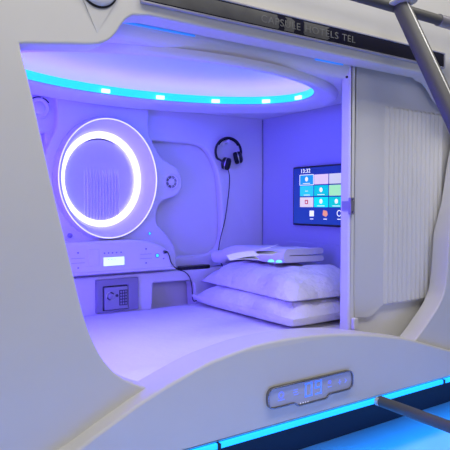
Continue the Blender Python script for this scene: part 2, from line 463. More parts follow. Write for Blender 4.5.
for nm, ua, va, ub, vb, lab in (('header_light_strip', 122, 22, 195, 42, 'thin blue light strip behind the left end of the header'), ('header_light_strip', 315, 62, 343, 69, 'thin blue light strip behind the header beside the door post')):
    xa, xb = PY(ua, va, 1.547)[0], PY(ub, vb, 1.547)[0]
    h = tag(thing(nm, ((xa+xb)/2, 1.547, .530)), lab, 'light strip', 'light strips behind the header')
    box('lit_diffuser', xa, 1.5445, .530, xb, 1.5495, .536, M['ledhead'], h, .002)

# relief of the back wall: raised face with two rounded trays, then the surround of the porthole
MY, MI = 2.50, 2.622
MC = PY(110.2, 178.5, MY); OV = .868; MCI = PY(110, 178.5, MY)[0]; OVI = .895
def P60(l, Y): return [PY(u, v, Y) for u, v in l]
def mir(l): return [(2*MC[0]-x, z) for x, z in l][::-1]
RF = 2.60
t_r = P60([(219, 180), (221.5, 215), (221, 238), (215, 250), (200, 255)], RF)
top_r = P60([(185, 143), (203, 147), (213, 160)], RF)
tray = catmull([(1.295, top_r[0][1]), *top_r, *t_r, (1.295, t_r[-1][1])], 5)
tray_l = [(max(x, -.12), z) for x, z in mir(tray)]
tag(plate('trim_2', [[(-.20, -.345), (WR-.002, -.345), (WR-.002, .50), (-.20, .50)], tray, tray_l, ellipse(MC[0], MC[1], .283*OV, .283, 96)], RF, WB-.001, M['inner'], None, .012), kind='structure')
SF = 2.555
ear = P60([(150, 108), (149, 122), (150, 136), (156, 148), (162, 158), (169, 163), (177, 168), (182, 178), (182, 188), (176, 196), (167, 199), (160, 204), (156.5, 215), (158, 225), (167, 235), (174, 246), (177, 256)], SF)
plain = P60([(150, 108), (149, 122), (150, 136), (156, 150), (162, 168), (163, 190), (160, 204), (156.5, 215), (158, 225), (167, 235), (174, 246), (177, 256)], SF)
so = catmull(ear, 5)
sl = mir(catmull(plain, 5))
out = [(so[0][0], .495)] + so + [(so[-1][0], -.345), (sl[0][0], -.345)] + sl + [(sl[-1][0], .495)]
tag(plate('trim_3', [out, ellipse(MC[0], MC[1], .290*OV, .290, 96)], SF, RF+.003, M['inner'], None, .010), kind='structure')
# lower wall with a shelf top and a shallow niche
LW = 2.53
nx0, nz1 = PY(152, 283, LW); nx1, nz0 = PY(196, 308, LW)
safx0, safz1 = PY(95, 280, LW); safx1, _ = PY(137, 280, LW)
low_out = rpoly([(-.20, -.70), (WR-.002, -.70), (WR-.002, -.345), (-.20, -.345)], [0, 0, .008, 0])
niche = rpoly([(nx0, -.60), (nx1, -.60), (nx1-.01, nz1-.004), (nx0+.005, nz1)], [.01, .01, .04, .01])
tag(plate('trim_4', [low_out, niche], LW, WB-.03, M['inner'], None, .008), kind='structure')
# seam on the end wall
q = [PXW(262, 250, WR), PXW(281, 250, WR), PXW(289, 241, WR)]
yl_ = 1.62
tag(plate('trim_5', [(WB-.07, q[0][1]), (q[1][0], q[1][1]), (q[2][0], q[2][1]), (yl_, q[2][1]), (yl_, -.56), (WB-.07, -.56)], WR-.006, WR+.002, M['endwall'], None, .003, 'x'), kind='structure')

# ================================================================== porthole light
po = tag(thing('porthole_light', (MC[0], MI, MC[1]-.28)), 'large porthole light with glowing white ring and ribbed violet disc on back wall', 'wall light')
R0 = .281; R1 = .203
lathe('frosted_bowl', [(R0-.002, MY+.002), (R0-.02, MY+.018), (R1+.038, MI-.030, MCI, OVI), (R1+.024, MI-.016, MCI, OVI)], MC[0], MC[1], M['bowl'], po, n=96, sx=OV)
lathe('outer_rim', [(R0-.003, MY+.004), (R0-.002, MY-.002), (R0+.001, MY-.002), (R0+.002, MY+.003)], MC[0], MC[1], M['rim'], po, n=96, sx=OV)
lathe('rim_collar', [(R0+.001, MY+.001), (R0+.002, MY+.003), (R0+.006, MY+.02), (R0+.012, SF+.002)], MC[0], MC[1], M['inner'], po, n=96, sx=OV)
lathe('ring_light', [(R1-.002, MI-.006), (R1+.002, MI-.014), (R1+.014, MI-.021), (R1+.028, MI-.020), (R1+.032, MI-.010)], MCI, MC[1], M['ring'], po, n=96, sx=OVI)
# ribbed disc: fine vertical flutes in its middle
bm = bmesh.new(); N = 300; g = {}
rr = R1+.006
def flute(x, z):
    w = max(0, min(1, (.105-abs(x-.012))/.012))*max(0, min(1, (.055-z)/.05))
    return -.007*w*(.5+.5*math.cos(2*PI*x/.0175))
for i in range(N+1):
    for j in range(33):
        X_ = -rr+2*rr*i/N; hz = math.sqrt(max(rr*rr-X_*X_, 1e-9)); Z_ = -hz+2*hz*j/32
        g[i, j] = bm.verts.new((MCI+X_*OVI, MI+.004+flute(X_, Z_), MC[1]+Z_))
for i in range(N):
    for j in range(32): bm.faces.new((g[i, j], g[i+1, j], g[i+1, j+1], g[i, j+1]))
bmesh.ops.remove_doubles(bm, verts=bm.verts[:], dist=1e-4)
disc = bmobj('ribbed_disc', bm, M['pane'], po, 60)
arc = [(MCI+OVI*(R1-.016)*math.sin(t), MI+.002, MC[1]+(R1-.006)*math.cos(t)) for t in [(-.48+.96*k/16) for k in range(17)]]
tube('dark_gap', arc, [.0005+.0022*math.sin(PI*k/16) for k in range(17)], M['black'], disc, n=6)

# ================================================================== round speakers
def speaker(x, z, y, r, label):
    s = tag(thing('wall_speaker', (x, y, z-r)), label, 'speaker', 'round wall speakers')
    body = lathe('speaker_ring', [(r*1.45, y+.004), (r*1.42, y-.006), (r*1.25, y-.010), (r*1.12, y-.007), (r*1.0, y-.004), (r*.55, y-.006), (r*.45, y-.012), (0, y-.014)], x, z, M['inner'], s, n=48)
    for rad in (.92, .72):
        for k in range(8):
            a0 = 2*PI*k/8+.08; a1 = a0+2*PI/8-.2
            path = [(x+r*rad*math.cos(a0+(a1-a0)*t/6), y-.006, z+r*rad*math.sin(a0+(a1-a0)*t/6)) for t in range(7)]
            tube('grille_slot', path, .0022 if (k in (2, 3, 4, 5)) else .0014, M['grille'], body, n=6)
    return s
sx_, sz_ = PY(171, 182, SF); speaker(sx_, sz_, SF, .030, 'small round speaker right of the porthole light')
sx_, sz_ = PY(38.5, 108, RF)
s2 = tag(thing('ceiling_vent', (sx_, RF, sz_-.04)), 'small round vent with dark curved slot by the left opening edge', 'vent')
b2_ = lathe('vent_face', [(.052, RF+.004), (.050, RF-.010), (.042, RF-.018), (.028, RF-.014), (.02, RF-.020), (0, RF-.021)], sx_, sz_, M['inner'], s2, n=40)
for a0, a1 in ((.18*PI, .40*PI), (.46*PI, .78*PI)):
    tube('vent_slot', [(sx_+.050*math.cos(a0+(a1-a0)*t/8), RF-.012, sz_+.046*math.sin(a0+(a1-a0)*t/8)) for t in range(9)], .004, M['grille'], b2_, n=6)

# ================================================================== control console under the porthole
KF = 2.45
ct = tag(thing('control_console', (1.0, KF, -.33)), 'moulded control console with small lit display under the porthole light', 'control console')
k1 = PY(150, 238, KF); k2 = PY(164, 246, KF); k3 = PY(172.5, 258, KF); k4 = PY(173, 266, KF); k1 = (k1[0], MC[1]-R0-.012); kb = PY(120, 272, KF)[1]
body_out = rpoly([(-.15, kb), (k4[0], kb), (k3[0], k3[1]), (k2[0], k2[1]), (k1[0]-.03, k1[1]), (-.15, k1[1])], [.01, .03, .03, .05, .05, .02])
body = plate('console_body', body_out, KF, SF+.01, M['inner'], ct, .012)
ytop = KF-.0005
sh_ = bmobj('console_ledge', box_bm(-.15, KF+.003, kb-.004, k4[0]+.004, SF, kb+.012, .005), M['inner'], ct)
c0, c1 = PY(103.5, 266, KF), PY(124, 256.5, KF)
dp = plate('display_frame', rrect(c0[0]-.004, c0[1]-.004, c1[0]+.004, c1[1]+.004, .003), ytop-.002, ytop+.006, M['inner'], ct, .001)
plate('lit_display', rrect(c0[0], c0[1], c1[0], c1[1], .002), ytop-.0032, ytop-.001, M['lcd'], dp, .0005)['label'] = 'pale cyan lit screen'
for k in range(3):
    xx = c0[0]+.02+k*.016; plate('display_mark', rrect(xx, c1[1]-.012, xx+.007, c1[1]-.007, .0005), ytop-.0038, ytop-.003, M['lcdmark'], dp, .0001)
for u in (104.5, 108.5, 112.5, 116.5, 121):
    x, z = PY(u, 252.8+ (112-u)*.06, KF); plate('status_dot', ellipse(x, z, .0036, .0036, 12), ytop-.0015, ytop+.004, M['button'], ct, .0004)
# flap left of the display and two clusters of buttons
e0, e1 = PY(88, 266, KF), PY(99, 249, KF)
plate('console_flap', rrect(e0[0], e0[1], e1[0], e1[1], .004), ytop-.003, ytop+.004, M['inner'], ct, .0018)
for uc, vc in ((78, 260), (146, 255.5)):
    x, z = PY(uc, vc, KF)
    for dz in (.007, -.014):
        strokes([(x-.030, z+dz, x+.030, z+dz)], .0016, 'engraved_line', M['engrave'], ct, ytop-.0005)
    for dz in (.032, -.036):
        plate('push_button', ellipse(x, z+dz, .0045, .0036, 12), ytop-.002, ytop+.004, M['button'], ct, .0006)
for u, v, r in ((157.3, 255.5, .0085), (149.5, 233.5, .0065)):
    Y_ = KF if v > 240 else SF
    x, z = PY(u, v, Y_)
    lf = lathe('indicator_ring', [(r*1.35, Y_+.004), (r*1.3, Y_-.003), (r, Y_-.003), (r*.95, Y_)], x, z, M['button'], ct, n=20)
    lathe('indicator_lamp', [(0, Y_-.004), (r*.8, Y_-.0035), (r*.95, Y_+.001)], x, z, M['blueled'], lf, n=20)
jx, jz = PY(164.5, 252, KF)
lathe('jack_socket', [(.010, KF+.003), (.010, KF-.003), (.006, KF-.003), (.005, KF+.002)], jx, jz, M['button'], ct, n=16)
x, z = PY(163.5, 258.5, KF); plate('push_button', ellipse(x, z, .0045, .0036, 12), ytop-.002, ytop+.004, M['button'], ct, .0006)
x, z = PY(69.5, 236, KF-.002); lathe('round_knob', [(.011, SF+.003), (.011, SF-.012), (.006, SF-.014), (0, SF-.014)], *PY(69.5, 235.5, SF), M['button'], ct, n=20)

# ================================================================== safe
sf = tag(thing('safe', ((safx0+safx1)/2, LW, BED)), 'small grey keypad safe set into the wall beside the mattress', 'safe')
sb = BED+.003
plate('safe_frame', [rrect(safx0, sb, safx1, safz1, .004), rrect(safx0+.032, sb+.008, safx1-.055, safz1-.032, .003)], LW-.018, LW+.004, M['safedark'], sf, .003)
box('safe_back', safx0+.03, LW-.004, sb+.004, safx1-.05, LW+.004, safz1-.03, M['black'], sf, .001)
dx0, dx1, dz0, dz1 = safx0+.039, safx1-.058, sb+.012, safz1-.038
dr = plate('safe_door', rrect(dx0, dz0, dx1, dz1, .003), LW-.022, LW-.002, M['safe'], sf, .0025)
kx, kz = PY(110.3, 296, LW-.022); yy = LW-.022
kn = lathe('dial_recess', [(.021, yy+.002), (.021, yy-.001), (.017, yy-.002), (.016, yy+.001)], kx, kz, M['silver'], dr, n=28)
lathe('turn_knob', [(.014, yy+.002), (.013, yy-.010), (.010, yy-.012), (0, yy-.012)], kx, kz, M['safe'], dr, n=28)
for a0 in (.15*PI, 1.1*PI):
    tube('dial_mark', [(kx+.0165*math.cos(a0+t*.16), yy-.004, kz+.0165*math.sin(a0+t*.16)) for t in range(8)], .0038, M['keypad'], dr, n=6)
hx, hz = PY(117, 295.5, yy); lathe('keyhole', [(.0075, yy+.002), (.007, yy-.002), (.003, yy-.003), (0, yy-.002)], hx, hz, M['keypad'], dr, n=16)
p0, p1 = PY(119.3, 305.5, yy), PY(127.2, 289.3, yy)
kp = plate('keypad', rrect(p0[0], p0[1], p1[0], p1[1], .002), yy-.003, yy+.002, M['keypad'], dr, .001)
for i in range(3):
    for j in range(5):
        w, h = (p1[0]-p0[0]-.004)/3, (p1[1]-p0[1]-.004)/5
        xx, zz = p0[0]+.002+w*i, p0[1]+.002+h*j
        plate('keypad_key', rrect(xx+.0022, zz+.0022, xx+w-.0022, zz+h-.0022, .0012), yy-.0045, yy-.002, M['key'], kp, .0006)

# ================================================================== dark flat remote on the shelf
a0, a1 = PY(178, 270, LW+.03), PY(209, 266.5, LW+.03)
bm = bmesh.new()
prof = rrect(a0[0], 0, a1[0], .05, .022, 6)
lo_ = [bm.verts.new((x, LW+.005+y, -.3445)) for x, y in prof]; hi_ = [bm.verts.new((x, LW+.005+y, -.327)) for x, y in prof]
bm.faces.new(lo_); bm.faces.new(hi_)
for i in range(len(prof)): bm.faces.new((lo_[i], lo_[(i+1) % len(prof)], hi_[(i+1) % len(prof)], hi_[i]))
bmesh.ops.bevel(bm, geom=[e for e in bm.edges if abs(e.verts[0].co.z-e.verts[1].co.z) < 1e-5], offset=.005, segments=3, affect='EDGES', profile=.5)
tag(bmobj('remote_control', bm, M['black'], None), 'flat black remote lying on the shelf behind the pillows', 'remote control')

# ================================================================== headphones on a hook
hY = RF-.006
hcx, hcz = PY(229, 152, hY-.03)
hook = tag(thing('wall_hook', (hcx, RF, hcz+.05)), 'small round pale hook on the back wall holding the headphones', 'hook')
hkx, hkz = PY(222.5, 144, RF)
lathe('hook_base', [(.020, RF+.002), (.019, RF-.006), (.012, RF-.010), (.006, RF-.012), (.006, RF-.05), (.010, RF-.052), (.010, RF-.056), (0, RF-.056)], hcx-.015, hcz+.056, M['inner'], hook, n=24)
hp = tag(thing('headphones', (hcx, RF-.03, hcz-.08)), 'black over ear headphones hanging on the back wall near the corner', 'headphones')
def hpt(t, rad, dy=0): return (hcx+rad*.98*math.sin(t)+.0, RF-.030+dy-.012*math.sin(t), hcz+rad*1.02*math.cos(t))
band = [hpt(-2.05+4.0*k/36, .078) for k in range(37)]
tube('headband', band, .005, M['black'], hp, ry=.013, n=10, up=(0, 0, 1))
tube('headband_pad', [hpt(-1.0+2.0*k/20, .0715) for k in range(21)], .005, M['foam'], hp, ry=.012, n=10)
def cup(cu, cv, yaw, r, outw):
    x, z = PY(cu, cv, RF-.045); c = Vector((x, RF-.045, z))
    ax = Vector((math.cos(yaw), math.sin(yaw), -.25)).normalized()        # axis points to the other ear
    def turned(name, prof, m, par):
        bm = lathe_bm(prof, 0, 0, n=28, axis='x')
        rot = Vector((1, 0, 0)).rotation_difference(ax).to_matrix()
        for v in bm.verts: v.co = c + rot @ v.co
        return bmobj(name, bm, m, par)
    cp = turned('ear_cup', [(0, -.022), (r*.6, -.021), (r*.92, -.014), (r, -.004), (r*.97, .002)], M['black'], hp)
    turned('silver_ring', [(r*.98, .000), (r*1.03, .001), (r*1.03, .004), (r*.98, .005)], M['silver'], cp)
    turned('ear_pad', [(r*.95, .004), (r*1.0, .010), (r*.98, .020), (r*.85, .025), (r*.62, .022), (r*.5, .012), (0, .010)], M['foam'], cp)
    return c
ca = cup(225.5, 163.5, -.75, .034, -1)
cb = cup(238.5, 157.5, PI-.55, .034, 1)
for e, c in ((band[0], ca), (band[-1], cb)):
    tube('yoke', [e, ((e[0]+c.x)/2, (e[1]+c.y)/2-.004, (e[2]+c.z)/2), c], .006, M['black'], hp, n=8)
def p3(u, v, Y): x, z = PY(u, v, Y); return (x, Y, z)
cord = catmull([p3(228, 169, 2.55), p3(229.5, 177, 2.57), p3(229, 190, 2.585), p3(226.5, 210, 2.592), p3(224.5, 222, 2.592), p3(221, 236, 2.592), p3(219, 247, 2.588), p3(219, 258, 2.56), (1.66, 2.50, -.36), (1.60, 2.49, -.46), (1.50, 2.495, -.50), p3(193, 300, 2.49), p3(192, 288, 2.49), p3(190, 278, 2.51), p3(185, 272, 2.515), p3(177, 269, 2.50), p3(171.5, 263, 2.44), p3(169, 255, 2.43), p3(167, 251.5, 2.42), (jx, KF-.018, jz)], 8)
tube('audio_cord', cord, .0026, M['cable'], hp, n=8)
tube('jack_plug', [(jx, KF-.0035, jz), (jx, KF-.02, jz)], .0045, M['cable'], hp, n=10)

# ================================================================== television on the end wall
TX = WR-.030
def tq(u, v): return PXW(u, v, TX)
tyl, tzt = tq(293, 167.5); _, tzb = tq(293.5, 225)
tyr = tyl-.565
tv = tag(thing('television', (TX, (tyl+tyr)/2, tzb)), 'wall mounted television showing a tiled menu in blue and green on the end wall', 'television')
plate('tv_body', rrect(tyr, tzb, tyl, tzt, .006), TX, WR+.001, M['black'], tv, .004, 'x')
# screen: deep blue with a lighter glow low down, part of the picture the set displays
sm = screen_mat('tv_picture', (.01, .03, .30), 1)
nt = sm.node_tree; pb = nt.nodes['Principled BSDF']
tcn = nt.nodes.new('ShaderNodeTexCoord'); sep = nt.nodes.new('ShaderNodeSeparateXYZ'); rp = nt.nodes.new('ShaderNodeValToRGB'); mp = nt.nodes.new('ShaderNodeMapRange')
nt.links.new(tcn.outputs['Generated'], sep.inputs[0]); nt.links.new(sep.outputs['Z'], rp.inputs['Fac'])
for p_, c_ in ((0, (.01, .012, .10)), (.12, (.012, .016, .16)), (.27, (.02, .10, .42)), (.42, (.01, .05, .40)), (.8, (.01, .015, .26)), (1, (.01, .012, .20))):
    e = rp.color_ramp.elements.new(p_); e.color = (*c_, 1)
nt.links.new(rp.outputs['Color'], pb.inputs['Emission Color']); pb.inputs['Emission Strength'].default_value = .95
scr = plate('tv_screen', rrect(tyr+.008, tzb+.010, tyl-.008, tzt-.008, .002), TX-.0015, TX+.002, sm, tv, .0004, 'x')
tcol = {'blue': (.01, .28, .85), 'pink': (.70, .55, .72), 'grey': (.58, .58, .62), 'sky': (.02, .55, .90), 'teal': (.0, .52, .55), 'lime': (.36, .78, .38), 'peach': (.72, .62, .62), 'cyan': (.0, .72, .85), 'green': (.0, .56, .50), 'white': (.85, .88, .95), 'red': (.5, .08, .14), 'orange': (.75, .3, .2)}
TM = {k: screen_mat('menu_'+k, c) for k, c in tcol.items()}
XS = TX-.0022
yA = [tq(u, 190)[0] for u in (300.3, 313.3)]
tw = (yA[0]-yA[1])*1.02; gap = .006
z_rows = [tq(300, v)[1] for v in (175, 185.6, 196.8, 207.6)]
cols = [['blue', 'pink', 'grey', 'blue'], ['sky', 'teal', 'lime', 'sky'], ['peach', 'cyan', 'green', 'pink']]
for r_ in range(3):
    for c_ in range(4):
        y1 = yA[0]-c_*(tw+gap); y0 = y1-tw
        z1, z0 = z_rows[r_]-.003, z_rows[r_+1]+.003
        t_ = plate('menu_tile', rrect(y0, z0, y1, z1, .003), XS, XS+.0012, TM[cols[r_][c_]], scr, .0003, 'x')
        ym, zm = (y0+y1)/2, (z0+z1)/2
        col = cols[r_][c_]
        if col in ('blue', 'teal', 'cyan', 'green'):
            plate('tile_icon', ellipse(ym, zm+.004, .011, .012, 14), XS-.0008, XS+.0004, TM['white'], scr, .0002, 'x')
            plate('tile_caption', rrect(ym-.026, z0+.005, ym+.026, z0+.008, .001), XS-.0008, XS+.0004, TM['white'], scr, .0002, 'x')
        if col == 'peach':
            plate('tile_icon', rrect(ym-.012, zm-.010, ym+.012, zm+.012, .003), XS-.0008, XS+.0004, TM['red'], scr, .0002, 'x')
            plate('tile_icon', rrect(ym-.004, zm-.004, ym+.004, zm+.005, .001), XS-.0014, XS-.0006, TM['white'], scr, .0002, 'x')
        if col == 'sky':
            plate('tile_caption', rrect(ym-.010, zm-.002, ym+.010, zm+.001, .001), XS-.0008, XS+.0004, TM['white'], scr, .0002, 'x')
            plate('tile_caption', rrect(ym-.026, z0+.004, ym+.020, z0+.007, .001), XS-.0008, XS+.0004, TM['white'], scr, .0002, 'x')
y1 = yA[0]
fr = [rrect(y1-tw-.003, z_rows[1]-.0, y1+.003, z_rows[0], .004), rrect(y1-tw, z_rows[1]+.003, y1, z_rows[0]-.003, .003)]
plate('selection_frame', fr, XS-.001, XS+.0004, TM['white'], scr, .0002, 'x')
yt0, zt0 = tq(301.7, 173.2); yt1, _ = tq(310.5, 172)
text_end('clock_readout', '13:32', yt0, XS, zt0, yt0-yt1, .021, TM['white'], scr)
for k, (u, col) in enumerate(((312, 'white'), (325.5, 'orange'), (339.5, 'white'))):
    yy_, zz_ = tq(u, 213.3)
    if k == 0: lp = rrect(yy_-.016, zz_-.016, yy_+.016, zz_+.014, .003)
    elif k == 1: lp = rpoly([(yy_-.018, zz_-.006), (yy_-.006, zz_-.018), (yy_+.018, zz_-.010), (yy_+.014, zz_+.016), (yy_-.012, zz_+.012)], .004)
    else: lp = ellipse(yy_, zz_, .016, .016, 20)
    plate('dock_icon', [lp] if k < 2 else [lp, ellipse(yy_, zz_, .012, .012, 20)], XS-.0006, XS+.0006, TM[col], scr, .0002, 'x')
    plate('dock_caption', rrect(yy_-.012, zz_-.031, yy_+.012, zz_-.027, .001), XS-.0006, XS+.0006, TM['white'], scr, .0002, 'x')

# ================================================================== bed
bm = bmesh.new(); NX, NY = 90, 50; x0, x1, y0, y1 = -.20, WR-.006, 1.545, LW-.004
g = {}
for i in range(NX+1):
    for j in range(NY+1):
        X_ = x0+(x1-x0)*i/NX; k_ = min(1, max(0, (X_-1.50)/.08)); y0 = 1.545+.07*k_*k_*(3-2*k_)
        Y_ = y0+(y1-y0)*j/NY
        ed = min(1, (Y_-y0)/.05, (y1-Y_)/.03)
        z = BED-.02*(1-ed)**2 + .004*noise.noise(Vector((X_*3, Y_*3, 0))) + .002*noise.noise(Vector((X_*9, Y_*7, 3)))
        g[i, j] = bm.verts.new((X_, Y_, z))
for i in range(NX):
    for j in range(NY): bm.faces.new((g[i, j], g[i+1, j], g[i+1, j+1], g[i, j+1]))
edge = [e for e in bm.edges if e.is_boundary]
r = bmesh.ops.extrude_edge_only(bm, edges=edge)
for v in [v for v in r['geom'] if isinstance(v, bmesh.types.BMVert)]: v.co.z = -.66
bmesh.ops.holes_fill(bm, edges=[e for e in bm.edges if e.is_boundary])
mt = bmobj('mattress', bm, M['sheet'], None, 50)
tag(mt, 'wide mattress under a white sheet filling the pod floor', 'mattress')
tag(box('trim_6', -.20, 1.615, -.70, WR-.004, LW-.004, -.66, M['inner'], None, .002), kind='structure')

def crown(a, b): return max(0, (1-abs(a)**4.4))**.5*max(0, (1-abs(b)**5.5))**.5
class Pil:
    def __init__(s, cx, cy, hx, hy, thick, rot, seed, rest): s.__dict__.update(locals())
    def local(s, x, y):
        dx, dy = x-s.cx, y-s.cy; c, n = math.cos(-s.rot), math.sin(-s.rot)
        return (dx*c-dy*n)/s.hx, (dx*n+dy*c)/s.hy
    def bottom(s, x, y): return s.rest(x, y)+.004
    def top(s, x, y):
        a, b = s.local(x, y)
        if abs(a) >= 1 or abs(b) >= 1: return s.bottom(x, y)
        f = crown(a, b); X_, Y_ = a*s.hx, b*s.hy
        w = noise.noise(Vector((X_*7+s.seed, Y_*7, s.seed)))*.013+noise.noise(Vector((X_*16+s.seed, Y_*12, 2)))*.008
        fold = .009*math.sin((X_*34+Y_*18)+s.seed+4*noise.noise(Vector((X_*5, Y_*5, s.seed))))*max(0, a*a+b*b-.35)
        return s.bottom(x, y)+(s.thick+w+fold)*f
    def build(s, label, lift):
        bm = bmesh.new(); N = 56; top, bot = {}, {}
        c, n = math.cos(s.rot), math.sin(s.rot)
        for i in range(N+1):
            for j in range(N+1):
                a = math.sin((i/N-.5)*PI); b = math.sin((j/N-.5)*PI)
                X_, Y_ = a*s.hx, b*s.hy
                x, y = s.cx+X_*c-Y_*n, s.cy+X_*n+Y_*c
                f = crown(a, b); e = lift*(1-f)            # the seam rides a little above what it rests on
                edge = i in (0, N) or j in (0, N)
                pin = 1-.045*(1-b*b)*a**8
                px_, py_ = s.cx+X_*pin*c-Y_*n, s.cy+X_*pin*n+Y_*c
                zb_ = s.bottom(x, y); zt_ = s.top(x, y)
                top[i, j] = bm.verts.new((px_, py_, max(zt_, zb_+e)))
                bot[i, j] = top[i, j] if edge else bm.verts.new((px_, py_, zb_+e*(max(abs(a), abs(b))**6)*.9))
        for i in range(N):
            for j in range(N):
                bm.faces.new((top[i, j], top[i+1, j], top[i+1, j+1], top[i, j+1]))
                q = [bot[i, j], bot[i, j+1], bot[i+1, j+1], bot[i+1, j]]
                if len(set(q)) == 4:
                    try: bm.faces.new(q)
                    except ValueError: pass
        return tag(bmobj('pillow', bm, M['pillow'], None, 80), label, 'pillow', 'white pillows stacked on the bed')
low = Pil(1.715, 2.09,   .262, .385, .118, .03, 1.3, lambda x, y: BED+.003)
low.build('white pillow lying on the mattress, lower of the two', .050)
upp = Pil(1.745, 2.11, .244, .374, .098, -.03, 6.1, lambda x, y: max(low.top(x, y), BED+.104)+.003)
upp.build('white pillow under the folded towel, upper of the two', .012)
TB = upp.top(1.755, 2.24)+.001
# towel: thick folded cloth, closed fold to the left, open layers to the right
th = .066
def drape(x, y):
    return max(TB-.035, max(upp.top(x+.015*i, y+.015*j) for i in (-2, -1, 0, 1, 2) for j in (-2, -1, 0, 1, 2)))+.013
sec = []
def sarc(cx, cz, r, a0, a1, n=8): return [(cx+r*math.cos(a0+(a1-a0)*k/n), cz+r*math.sin(a0+(a1-a0)*k/n)) for k in range(n+1)]
w2 = .14
sec = sarc(w2-.014, .014, .014, -PI/2, PI/2, 6) + [(w2-.05, .029), (-w2+.05, .031)] + sarc(-w2+.04, .0325, .0016, -PI/2, -3*PI/2, 4) + [(w2-.05, .036), ] + sarc(w2-.018, .051, .015, -PI/2, PI/2, 6) + sarc(-w2+.033, .033, .033, PI/2, 3*PI/2, 10)
tw_o = thing('towel', (1.75, 2.21, TB)); tag(tw_o, 'folded white towel on top of the two pillows', 'towel')
bm = bmesh.new(); rings = []
NYt = 24
for k in range(NYt+1):
    yy_ = -.265+.53*k/NYt
    sc = 1-.5*max(0, abs(2*k/NYt-1)-.9)
    rings.append([bm.verts.new((px*1.0+.004*noise.noise(Vector((px*10, yy_*6, pz*9))), yy_, .033+(pz-.033)*sc+.004*noise.noise(Vector((px*8, yy_*8, 1))))) for px, pz in sec])
for A, B in zip(rings, rings[1:]):
    n = len(A)
    for i in range(n): bm.faces.new((A[i], A[(i+1) % n], B[(i+1) % n], B[i]))
for rg in (rings[0], rings[-1]):
    es = [bm.edges.get((rg[i], rg[(i+1) % len(rg)])) for i in range(len(rg))]
    bmesh.ops.triangle_fill(bm, use_beauty=True, edges=es)
rt = .10
for v in bm.verts:
    q = Vector(v.co); v.co = (1.745+q.x*math.cos(rt)-q.y*math.sin(rt), 2.24+q.x*math.sin(rt)+q.y*math.cos(rt), 0)
    v.co.z = drape(v.co.x, v.co.y)+q.z
bmobj('folded_cloth', bm, M['towel'], tw_o, 60)

# folded cards on the towel
def card(x, y, z, L_, W_, rot, op, label):
    t = tag(thing('folded_card', (x, y, z)), label, 'card', 'white folded cards on the towel')
    def leaf(ang, nm):
        bm = bmesh.new(); n = 8; vs = []
        for lay in (0, .0016):
            for i in range(n+1):
                for j in (0, 1):
                    s = i/n; lx = (j-.5)*L_; d = W_*s
                    zz_ = d*math.sin(ang)*(.85+.15*s)+.004*math.sin(PI*s); yy_ = d*math.cos(ang)
                    vs.append(bm.verts.new((x+lx*math.cos(rot)-yy_*math.sin(rot), y+lx*math.sin(rot)+yy_*math.cos(rot), z+zz_+lay)))
        K = 2*(n+1)
        for i in range(n):
            a = 2*i
            bm.faces.new((vs[a], vs[a+1], vs[a+3], vs[a+2])); bm.faces.new((vs[K+a], vs[K+a+2], vs[K+a+3], vs[K+a+1]))
            bm.faces.new((vs[a], vs[a+2], vs[K+a+2], vs[K+a])); bm.faces.new((vs[a+1], vs[K+a+1], vs[K+a+3], vs[a+3]))
        bm.faces.new((vs[0], vs[K], vs[K+1], vs[1])); bm.faces.new((vs[K-2], vs[K-1], vs[2*K-1], vs[2*K-2]))
        bmobj(nm, bm, M['paper'], t)
    leaf(.02, 'lower_leaf'); leaf(op, 'upper_leaf')
TT = drape(1.70, 2.24)+th+.002
cpt = lambda u, v: ((lambda d: (d.x*TT/d.z, d.y*TT/d.z))(ray(u, v)))
c1_, c2_ = cpt(228, 258), cpt(252, 253.5)
card(*c1_, TT, .20, .11, -2.1, .16, 'white folded card lying at the far left end of the towel')
card(*c2_, TT, .17, .10, -2.45, .34, 'white folded card standing half open in the middle of the towel')
for u, v, l in ((271, 261, 'small mint green spot of reflected light modelled on the towel beside the cards'), (279, 261.5, 'small mint green spot of reflected light modelled on the towel, further from the cards')):  # green light falling on the towel, modelled as small glowing domes
    d = ray(u, v); t = (TT+.002)/d.z; x, y = d.x*t, d.y*t
    g_ = thing('light_spot', (x, y, TT)); tag(g_, l, 'spot of light', 'green spots of light on the towel')
    lathe('painted_glow', [(0, TT+.008), (.006, TT+.007), (.011, TT+.003), (.012, TT-.001), (0, TT-.001)], x, y, M['green'], g_, n=20, axis='z')

# ================================================================== sliding door
DY = 1.575
dpx0 = PY(349.5, 200, 1.548)[0]; dpx1 = PY(356, 200, 1.548)[0]
door = thing('door_1', (2.1, DY, -.50)); tag(door, kind='structure')
plate('door_post', rrect(dpx0, -.60, dpx1, .60, .004), 1.548, 1.60, M['door'], door, .010)
plate('door_panel', rrect(dpx1-.01, -.60, 2.75, .62, .004), DY+.012, DY+.03, M['door'], door, .003)
# raised field of the panel with its S-shaped foot
foot = [PY(u, v, DY) for u, v in ((354.5, 318), (368, 318), (374, 315), (379, 309.5), (384, 305.5), (392, 304.5), (410, 302), (428, 299.5))]
foot = catmull(foot, 4)
rai = [(dpx1-.005, .60)] + foot + [(2.6, foot[-1][1]), (2.6, .60)]
plate('raised_field', rai, DY, DY+.016, M['door'], door, .005)
